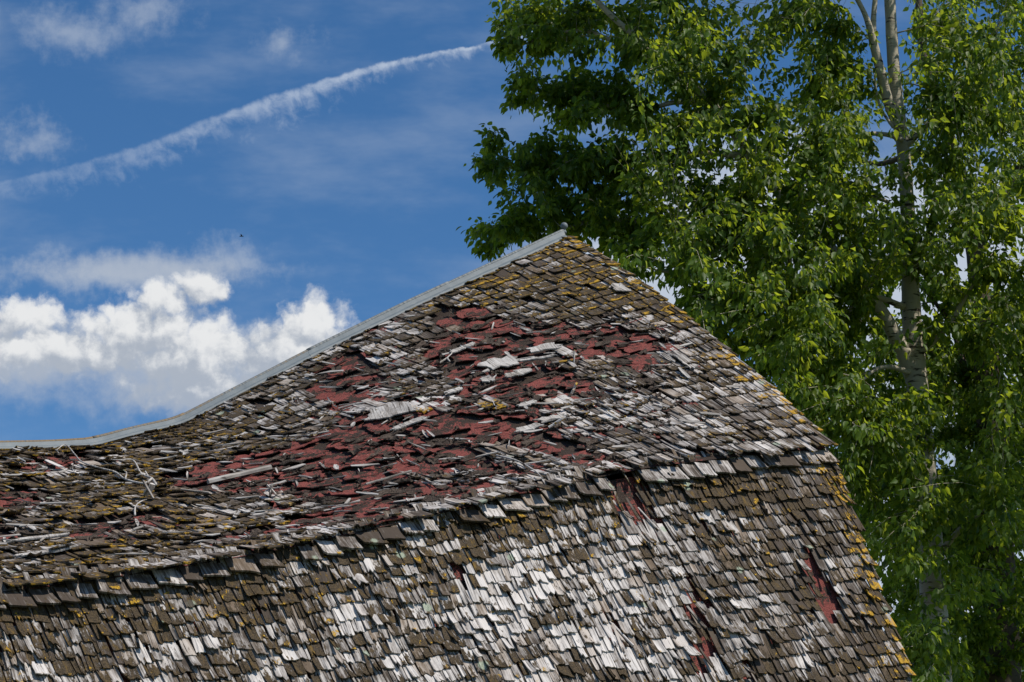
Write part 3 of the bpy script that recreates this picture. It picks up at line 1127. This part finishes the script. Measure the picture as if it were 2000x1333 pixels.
class Tree:
    def __init__(s, name, base, label, bark, seed):
        s.root = empty(name, base, label, 'tree')
        s.r = random.Random(seed)
        s.nodes, s.par, s.wood, s.twig = [], [], Acc(), Acc()
        s.lp, s.ld, s.ln, s.ls, s.lt = [], [], [], [], []
        s.bark = bark

    def limb(s, pts, rads, part=None, sides=10):
        P = smooth_path(pts, max(8, 5 * len(pts)))
        rr = np.interp(np.linspace(0, 1, len(P)), np.linspace(0, 1, len(rads)), rads)
        rr = rr * (1 + 0.06 * np.array([sn(i * 0.9, len(s.nodes) * 0.1) for i in range(len(P))]))
        V, F = tube(P, rr, sides)
        A = Acc(); A.add(V, F)
        o = A.build(part or 'limb', s.bark, s.root, smooth=True)
        for p, q in zip(P, rr): s.nodes.append(p); s.par.append(q)
        return o

    def grow(s, tips):
        """join each twig tip to the nearest bit of wood, nearest tips first"""
        N = np.array(s.nodes)
        RD = np.array(s.par)
        T = np.array([t[0] for t in tips])
        d0 = np.array([np.min(((N - t) ** 2).sum(1)) for t in T])
        for i in np.argsort(d0):
            t = T[i]
            dd = np.sqrt(((N - t) ** 2).sum(1)) + np.maximum(0, N[:, 2] - t[2]) * 0.3
            dd = np.where(dd < 0.12, 9, dd)
            k = int(np.argmin(dd))
            a = N[k]
            L = np.linalg.norm(t - a)
            mid = (a + t) / 2 + np.array([s.r.uniform(-.12, .12), s.r.uniform(-.12, .12), s.r.uniform(-0.02, .18)]) * L
            m = 4 if L < 0.6 else 7
            P = smooth_path([a, mid, t], m)
            r0 = min(RD[k] * 0.6, 0.006 + 0.009 * L)
            rr = np.linspace(r0, 0.0022, m)
            V, F = tube(P, rr, 4 if r0 < 0.012 else 6, cap=False)
            s.twig.add(V, F)
            if len(N) < 2600:
                N = np.concatenate([N, P[1:-1]])
                RD = np.concatenate([RD, rr[1:-1]])
            s.leafy(P, L, tips[i][1])

    def leafy(s, P, L, dens):
        n = max(6, int(dens * s.r.uniform(0.7, 1.3)))
        seg = np.linalg.norm(np.diff(P, axis=0), axis=1)
        cum = np.concatenate([[0], np.cumsum(seg)])
        span = min(cum[-1], 0.55)
        for q in range(n):
            x = cum[-1] - span * (s.r.random() ** 1.3)
            k = min(len(seg) - 1, max(0, int(np.searchsorted(cum, x)) - 1))
            f = (x - cum[k]) / (seg[k] + 1e-9)
            p = P[k] + (P[k + 1] - P[k]) * f
            t = nz(P[k + 1] - P[k])
            out = nz(np.array([s.r.gauss(0, 1), s.r.gauss(0, 1), s.r.gauss(0, 0.8)]))
            pet = s.r.uniform(0.02, 0.11)
            p2 = p + out * pet
            d = nz(out * 0.55 + np.array([0, 0, -0.75]) + t * 0.3 + np.array([s.r.gauss(0, .3), s.r.gauss(0, .3), s.r.gauss(0, .25)]))
            nn = np.array([s.r.gauss(0, 1), s.r.gauss(0, 1), s.r.gauss(0.6, 0.9)])
            nn = nz(nn - d * (nn @ d))
            s.lp.append(p2); s.ld.append(d); s.ln.append(nn)
            s.ls.append(0.088 * s.r.uniform(0.42, 1.04))
            s.lt.append((s.r.random(), s.r.random(), s.r.random()))

    def finish(s, nleaf):
        tag(s.twig.build('twigs', s.bark, s.root, smooth=True), kind='stuff')
        p, d, n, sz = (np.array(q) for q in (s.lp, s.ld, s.ln, s.ls))
        x = np.cross(d, n)
        px = proj(p)
        depth = (p - CAM) @ FW
        score = sz / depth * np.abs(n @ FW)
        # leaves that stand clear at the edge of the crown are easiest to tell apart
        cell = {}
        for q in np.floor(px / 30).astype(int): cell[tuple(q)] = cell.get(tuple(q), 0) + 1
        cnt = np.array([cell[tuple(q)] for q in np.floor(px / 30).astype(int)])
        ok = (px[:, 0] > 0) & (px[:, 0] < 1995) & (px[:, 1] > 0) & (px[:, 1] < 1330)
        score = score * np.where(cnt < 16, 1.0, 0.55) * ok
        big = set(np.argsort(-score)[:nleaf].tolist())
        idx = np.array([i for i in range(len(p)) if i not in big])
        V = p[idx, None] + sz[idx, None, None] * (LEAFV[None, :, 0:1] * x[idx, None] + LEAFV[None, :, 1:2] * d[idx, None] + LEAFV[None, :, 2:3] * n[idx, None])
        m, k = len(idx), len(LEAFV)
        Ff = (np.array(LEAFF)[None] + (np.arange(m) * k)[:, None, None]).reshape(-1, 3)
        me = bpy.data.meshes.new('crown')
        V = V.reshape(-1, 3)
        me.vertices.add(len(V))
        me.vertices.foreach_set('co', V.astype(np.float32).ravel())
        me.loops.add(Ff.size)
        me.loops.foreach_set('vertex_index', Ff.ravel().astype(np.int32))
        me.polygons.add(len(Ff))
        me.polygons.foreach_set('loop_start', (np.arange(len(Ff)) * 3).astype(np.int32))
        me.polygons.foreach_set('loop_total', np.full(len(Ff), 3, np.int32))
        me.update(calc_edges=True)
        a = me.attributes.new('tint', 'FLOAT_COLOR', 'POINT')
        tt = np.concatenate([np.array(s.lt)[idx], np.ones((m, 1))], 1)
        a.data.foreach_set('color', np.repeat(tt, k, axis=0).astype(np.float32).ravel())
        me.materials.append(M_LEAF)
        cr = link('crown', me, s.root)
        tag(cr, kind='stuff')
        var = []
        for q in range(4):
            lm = bpy.data.meshes.new('leaf')
            lm.from_pydata(LEAFV.tolist(), [], LEAFF)
            a = lm.attributes.new('tint', 'FLOAT_COLOR', 'POINT')
            a.data.foreach_set('color', np.tile([0.15 + 0.25 * q, 0.2, 0.5, 1], len(LEAFV)).astype(np.float32))
            lm.materials.append(M_LEAF)
            var.append(lm)
        for i in sorted(big):
            o = bpy.data.objects.new('leaf', var[i % 4])
            COL.objects.link(o)
            o.parent = cr
            Mx = np.eye(4)
            Mx[:3, 0], Mx[:3, 1], Mx[:3, 2], Mx[:3, 3] = x[i] * sz[i], d[i] * sz[i], n[i] * sz[i], p[i]
            o.matrix_basis = Matrix(Mx.tolist())
        print(s.root.name, 'leaves', len(p))


def tp(L, y0, y1=None):
    y1 = y0 if y1 is None else y1
    n = len(L)
    return [at_y(x, y, y0 + (y1 - y0) * i / max(1, n - 1)) for i, (x, y) in enumerate(L)]


base = at_y(1850, 1700, 19.0)
TA = Tree('poplar_tree', (base[0], 19.0, 0), 'tall leafy poplar with pale trunk and branches reaching over the barn ridge', M_BARK, 3)
px2m = 19.9 / FPX
trunk = [np.array([base[0] + 0.15, 19.0, -0.1])] + tp([(1842, 1500), (1822, 1150), (1808, 950), (1788, 720), (1780, 600), (1773, 420), (1764, 290), (1747, 150), (1738, 0), (1728, -200), (1722, -480)], 19.0)
TA.limb(trunk, [0.15, 0.125, 0.105, 0.098, 0.09, 0.078, 0.06, 0.055, 0.052, 0.048, 0.035, 0.015], 'trunk', 14)
TA.limb(tp([(1784, 735), (1755, 670), (1715, 600), (1625, 490), (1545, 405), (1480, 320), (1440, 268), (1390, 205), (1290, 110), (1215, 50), (1165, 0), (1080, -110), (1000, -220)], 19.0, 18.2),
        [0.075, 0.065, 0.056, 0.054, 0.05, 0.045, 0.042, 0.038, 0.03, 0.025, 0.022, 0.014, 0.008])
TA.limb(tp([(1756, 250), (1735, 200), (1722, 150), (1706, 85), (1690, 30), (1655, -40), (1600, -180)], 18.95, 18.5), [0.05, 0.045, 0.042, 0.036, 0.022, 0.018, 0.01])
TA.limb(tp([(1708, 95), (1706, 40), (1712, -60), (1700, -200)], 18.85, 18.8), [0.03, 0.024, 0.02, 0.01])
TA.limb(tp([(1762, 275), (1735, 264), (1700, 262), (1665, 272), (1640, 286), (1625, 300)], 18.9, 18.5), [0.022, 0.02, 0.018, 0.014, 0.01, 0.006])
TA.limb(tp([(1745, 250), (1722, 215), (1712, 180), (1708, 145)], 18.85, 18.75), [0.014, 0.012, 0.010, 0.008])
TA.limb(tp([(1775, 728), (1745, 718), (1715, 720), (1690, 738), (1672, 756)], 18.85, 18.5), [0.024, 0.02, 0.018, 0.012, 0.008])
TA.limb(tp([(1735, 395), (1700, 382), (1665, 381), (1630, 394)], 18.9, 18.5), [0.016, 0.014, 0.012, 0.008])
TA.limb(tp([(1765, 600), (1700, 580), (1650, 612), (1600, 620), (1560, 640)], 18.95, 18.2), [0.03, 0.02, 0.018, 0.015, 0.008])
TA.limb(tp([(1690, 570), (1650, 565), (1610, 590), (1560, 560), (1470, 560), (1350, 580)], 18.8, 18.2), [0.03, 0.022, 0.02, 0.016, 0.012, 0.006])
TA.limb(tp([(1390, 205), (1320, 200), (1250, 215), (1150, 200), (1060, 185), (1010, 190)], 18.6, 19.3), [0.03, 0.022, 0.018, 0.014, 0.01, 0.006])
TA.limb(tp([(1300, 118), (1230, 95), (1140, 60), (1060, 75), (1000, 95)], 18.5, 19.3), [0.026, 0.02, 0.014, 0.01, 0.006])
TA.limb(tp([(1470, 308), (1380, 300), (1280, 320), (1160, 310), (1050, 325), (970, 330)], 18.7, 19.3), [0.034, 0.026, 0.02, 0.015, 0.01, 0.006])
TA.limb(tp([(1560, 420), (1450, 420), (1340, 440), (1200, 430), (1080, 450), (960, 465)], 18.8, 19.3), [0.036, 0.028, 0.022, 0.016, 0.01, 0.006])
TA.limb(tp([(1600, 460), (1500, 520), (1420, 480), (1330, 530), (1250, 520)], 18.9, 18.0), [0.03, 0.024, 0.018, 0.012, 0.006])
TA.limb(tp([(1785, 700), (1850, 640), (1900, 560), (1960, 520)], 19.0, 18.4), [0.03, 0.022, 0.016, 0.008])
TA.limb(tp([(1765, 290), (1830, 230), (1900, 200), (1980, 120)], 19.0, 18.4), [0.03, 0.022, 0.016, 0.008])
TA.limb(tp([(1812, 980), (1740, 900), (1680, 860), (1640, 800)], 19.0, 18.3), [0.03, 0.022, 0.016, 0.008])
TA.limb(tp([(1820, 1100), (1890, 1020), (1960, 980)], 19.0, 18.4), [0.03, 0.02, 0.008])

base2 = at_y(1960, 1700, 22.0)
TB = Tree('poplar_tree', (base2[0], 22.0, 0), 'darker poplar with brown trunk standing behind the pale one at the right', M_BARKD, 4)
TB.limb([np.array([base2[0] + 0.1, 22.0, -0.1])] + tp([(1958, 1300), (1945, 1000), (1932, 760), (1916, 600), (1902, 480), (1876, 340), (1848, 250), (1825, 180), (1800, 80), (1790, -100), (1780, -300)], 22.0),
        [0.19, 0.17, 0.15, 0.135, 0.10, 0.085, 0.06, 0.055, 0.05, 0.04, 0.03, 0.015], 'trunk', 14)
TB.limb(tp([(1935, 800), (1890, 740), (1860, 640), (1800, 560)], 22, 22.5), [0.06, 0.045, 0.03, 0.01])
TB.limb(tp([(1940, 900), (2000, 780), (2080, 650), (2150, 500)], 22, 22.5), [0.06, 0.05, 0.035, 0.015])
TB.limb(tp([(1905, 500), (1960, 380), (2040, 250), (2100, 100)], 22, 22.5), [0.06, 0.05, 0.035, 0.015])
TB.limb(tp([(1950, 1150), (1870, 1040), (1780, 1000), (1700, 940)], 22, 22.5), [0.06, 0.04, 0.025, 0.01])
TB.limb(tp([(1955, 1280), (2010, 1255), (2080, 1200), (2160, 1100)], 22, 21.5), [0.07, 0.06, 0.04, 0.02])
TB.limb(tp([(1955, 1330), (1900, 1310), (1840, 1330), (1780, 1360)], 22, 21.5), [0.05, 0.035, 0.02, 0.01])
TB.limb(tp([(1880, 350), (1800, 300), (1700, 320), (1600, 250)], 22, 22.5), [0.05, 0.035, 0.025, 0.01])
TB.limb(tp([(1916, 600), (1780, 520), (1650, 500), (1520, 480)], 22, 22.8), [0.05, 0.035, 0.025, 0.01])

# crown outline as clumps (bearing, spread, depth): leaves hang on twigs that end in these; some out-of-view clumps are added for shade
CL_A = [(1010, 20, 45, 40, 16), (1090, 30, 70, 50, 34), (985, 92, 26, 22, 7), (1020, 75, 40, 35, 13), (1080, 95, 45, 25, 11), (1180, 60, 80, 60, 45), (1030, 150, 42, 20, 9), (1025, 195, 38, 24, 10),
        (1110, 165, 75, 30, 26), (1120, 215, 60, 28, 20), (1200, 180, 70, 60, 42), (965, 275, 22, 26, 6), (960, 335, 38, 30, 12), (1030, 310, 45, 28, 14), (1020, 360, 60, 30, 22), (1110, 290, 80, 45, 40),
        (1140, 350, 100, 50, 50), (935, 452, 34, 14, 7), (945, 478, 40, 16, 8), (1010, 445, 60, 30, 20), (1080, 420, 80, 40, 36), (1180, 430, 90, 60, 50), (1300, 60, 90, 80, 70), (1320, 190, 100, 80, 70),
        (1270, 300, 100, 70, 65), (1330, 400, 110, 70, 70), (1280, 500, 100, 55, 45), (1420, 80, 100, 90, 75), (1450, 230, 100, 90, 65), (1450, 380, 100, 80, 65), (1430, 520, 110, 80, 75), (1400, 620, 90, 60, 50),
        (1570, 80, 90, 90, 70), (1590, 240, 90, 80, 60), (1580, 390, 90, 80, 60), (1570, 530, 100, 80, 70), (1520, 650, 110, 80, 80), (1570, 750, 100, 60, 55), (1650, 830, 90, 70, 55), (1650, 640, 70, 80, 35),
        (1690, 450, 80, 80, 45), (1640, 130, 50, 90, 22), (1640, 330, 70, 70, 34), (1850, 80, 60, 80, 40), (1850, 220, 80, 80, 50), (1880, 380, 80, 80, 45), (1820, 480, 60, 60, 28), (1880, 620, 80, 80, 26),
        (1950, 150, 80, 120, 50), (1960, 450, 60, 100, 40), (1700, 960, 80, 70, 35), (1780, 1290, 50, 45, 22), (1850, 1300, 50, 40, 20), (1900, 1000, 80, 60, 24), (1720, 1080, 50, 60, 16), (1890, 1130, 70, 50, 16),
        (1100, -120, 150, 80, 60), (1400, -130, 200, 90, 80), (1700, -150, 200, 100, 60), (1950, -100, 150, 100, 40), (1740, 800, 60, 60, 22), (1760, 900, 60, 60, 20)]
CL_A += [(1250, -300, 170, 100, 60), (1550, -330, 200, 110, 80), (1850, -330, 200, 120, 60), (1770, 430, 40, 45, 12), (1795, 850, 50, 70, 18), (1810, 1240, 60, 50, 18), (1730, 520, 60, 50, 16), (2080, 0, 120, 200, 50), (1560, 840, 60, 30, 14), (1640, 900, 50, 40, 16)]
CL_A += [(1540, 590, 60, 40, 22), (1600, 660, 70, 40, 20), (1470, 690, 70, 40, 18), (1840, 330, 60, 50, 16)]
CL_A = [(c if (c[0] > 1230 or c[1] < 0) else (*c[:5], 0.7)) for c in CL_A]
CL_A += [(1300, -230, 150, 90, 80, -0.3), (1420, -400, 170, 110, 110, -0.6), (1200, -150, 120, 70, 50, -0.2), (1560, -560, 180, 120, 90, -0.8),  # dense canopy above the view, added to shade the left lobes
         (1480, 560, 90, 45, 22, -1.3), (1560, 620, 90, 55, 30, -1.4), (1420, 640, 70, 40, 16, -1.2), (1530, 700, 90, 45, 22, -1.3), (1380, 540, 70, 40, 14, -1.1),
         (1620, 760, 70, 45, 16, -1.2), (1450, 430, 90, 50, 20, -1.2), (1330, 450, 80, 45, 14, -1.1), (1620, 500, 70, 50, 16, -1.2), (1900, 150, 60, 70, 20, -1.1), (1650, 250, 60, 50, 14, -1.1), (1860, 420, 70, 60, 16, -1.1), (1560, 330, 80, 60, 16, -1.1)]
CL_A += [(1790, 800, 50, 40, 14, -0.7), (1800, 900, 60, 50, 16, -0.6), (1800, 1230, 60, 40, 16, -0.7), (1770, 1310, 60, 30, 14, -0.7), (1760, 460, 50, 40, 10, -0.7), (1950, 640, 60, 70, 22, -0.3), (1970, 780, 60, 60, 18), (1920, 900, 80, 60, 20), (1970, 1040, 60, 60, 16)]
CL_A += [(1815, 1030, 60, 45, 14, -0.7), (1825, 1120, 60, 45, 14, -0.7), (1740, 1010, 50, 60, 14, -0.5)]
CL_B = [(1830, 1080, 90, 90, 40), (1700, 900, 70, 60, 26), (1760, 860, 80, 60, 26), (1980, 640, 80, 80, 50), (1960, 750, 80, 60, 36), (1880, 820, 80, 60, 34), (1980, 900, 70, 60, 34), (1900, 1260, 110, 60, 40), (1980, 1180, 60, 60, 30), (1860, 950, 80, 50, 26), (1780, 1180, 60, 60, 24), (2200, 300, 100, 250, 50), (2200, 800, 100, 250, 50), (2150, -100, 150, 150, 50), (1900, 760, 120, 90, 34), (1950, 950, 120, 80, 34), (1850, 1040, 120, 80, 34), (1930, 1150, 100, 80, 30), (1800, 1300, 90, 60, 24), (1900, 60, 140, 120, 40), (1700, 250, 140, 120, 22), (1550, 420, 150, 110, 14), (1750, 520, 140, 110, 30), (1960, 330, 90, 120, 50), (2050, 200, 90, 200, 40), (2060, 600, 90, 160, 45), (1960, 820, 80, 100, 34),
        (1850, 900, 110, 100, 34), (1720, 950, 100, 90, 40), (1980, 1050, 80, 100, 38), (1880, 1200, 110, 80, 32), (1980, 1300, 90, 70, 30), (1800, 1100, 90, 90, 28), (1760, 720, 120, 100, 40), (2100, 950, 80, 160, 40),
        (2100, 1250, 80, 120, 30), (1750, 1230, 60, 80, 20), (1680, 1000, 50, 80, 20), (1850, 1340, 120, 50, 30), (1850, 640, 90, 100, 40), (1650, 700, 100, 80, 34)]


def tips(CL, yc, ys, rr, scale, dens):
    T = []
    for cx, cy, sx, sy, n, *dd in CL:
        yo = dd[0] if dd else 0.0
        for _ in range(max(2, int(n * scale))):
            while True:
                a, b = rr.uniform(-1, 1), rr.uniform(-1, 1)
                if a * a + b * b < 1: break
            T.append((at_y(cx + a * sx, cy + b * sy, yc + yo + rr.gauss(0, 1) * (ys if not dd else 0.35)), dens))
    return T


rr = random.Random(8)
TA.grow(tips(CL_A, 18.5, 0.6, rr, 0.72, 42))
TB.grow(tips(CL_B, 22.3, 0.7, rr, 1.25, 42))
base3 = at_y(2420, 1700, 18.6)  # third tree, out of view, added to cast shade on the lower right leaves
TC = Tree('poplar_tree', (base3[0], 18.6, 0), 'unseen poplar added just beyond the right edge to shade the lower right foliage', M_BARKD, 6)
TC.limb([np.array([base3[0], 18.6, -0.1])] + tp([(2420, 1200), (2410, 900), (2400, 600), (2390, 300), (2380, 50)], 18.6), [0.17, 0.14, 0.11, 0.09, 0.05, 0.02], 'trunk', 12)
TC.limb(tp([(2408, 850), (2320, 700), (2220, 600), (2130, 520)], 18.6, 18.2), [0.06, 0.045, 0.03, 0.012])
TC.limb(tp([(2395, 450), (2300, 380), (2200, 330), (2130, 300)], 18.6, 18.2), [0.06, 0.045, 0.03, 0.012])
TC.limb(tp([(2400, 600), (2470, 480), (2540, 400), (2590, 300)], 18.6, 18.3), [0.06, 0.045, 0.03, 0.012])
TC.grow(tips([(2170, 400, 110, 130, 110), (2180, 620, 110, 120, 100), (2300, 300, 120, 140, 100), (2320, 520, 120, 140, 100), (2440, 420, 110, 220, 90), (2300, 760, 120, 90, 60), (2120, 760, 60, 90, 40), (2250, 180, 100, 80, 50), (2540, 350, 110, 160, 60), (2540, 620, 110, 140, 60), (2400, 120, 120, 110, 60)], 19.2, 1.5, rr, 1.5, 36))
TC.finish(0)
TA.finish(300)
TB.finish(120)

# ------------------------------------------------------------------ tiny bird high in the sky
bp = at_y(472, 462, 95.0)
bird = empty('bird', tuple(bp), 'tiny dark bird flying in the blue sky above the clouds', 'bird')
A = Acc()
V, F = tube([bp + np.array([x, 0, z]) for x, z in ((-0.10, 0), (-0.06, 0.004), (0, 0.006), (0.05, 0.004), (0.09, 0.0))], [0.004, 0.018, 0.024, 0.018, 0.004], 8)
A.add(V, F)
A.build('body', M_BIRD, bird, smooth=True)
for s in (-1, 1):
    A = Acc()
    L = [(-0.03, 0), (0.03, 0), (0.01, s * 0.09), (-0.04, s * 0.14), (-0.035, s * 0.08)]
    V = [bp + np.array([x, y, 0.008 + abs(y) * 0.35 + t]) for t in (0.0, 0.006) for x, y in L]
    A.add(V, [(0, 1, 2, 3, 4), (9, 8, 7, 6, 5)] + [(k, (k + 1) % 5, 5 + (k + 1) % 5, 5 + k) for k in range(5)])
    A.build('wing', M_BIRD, bird)
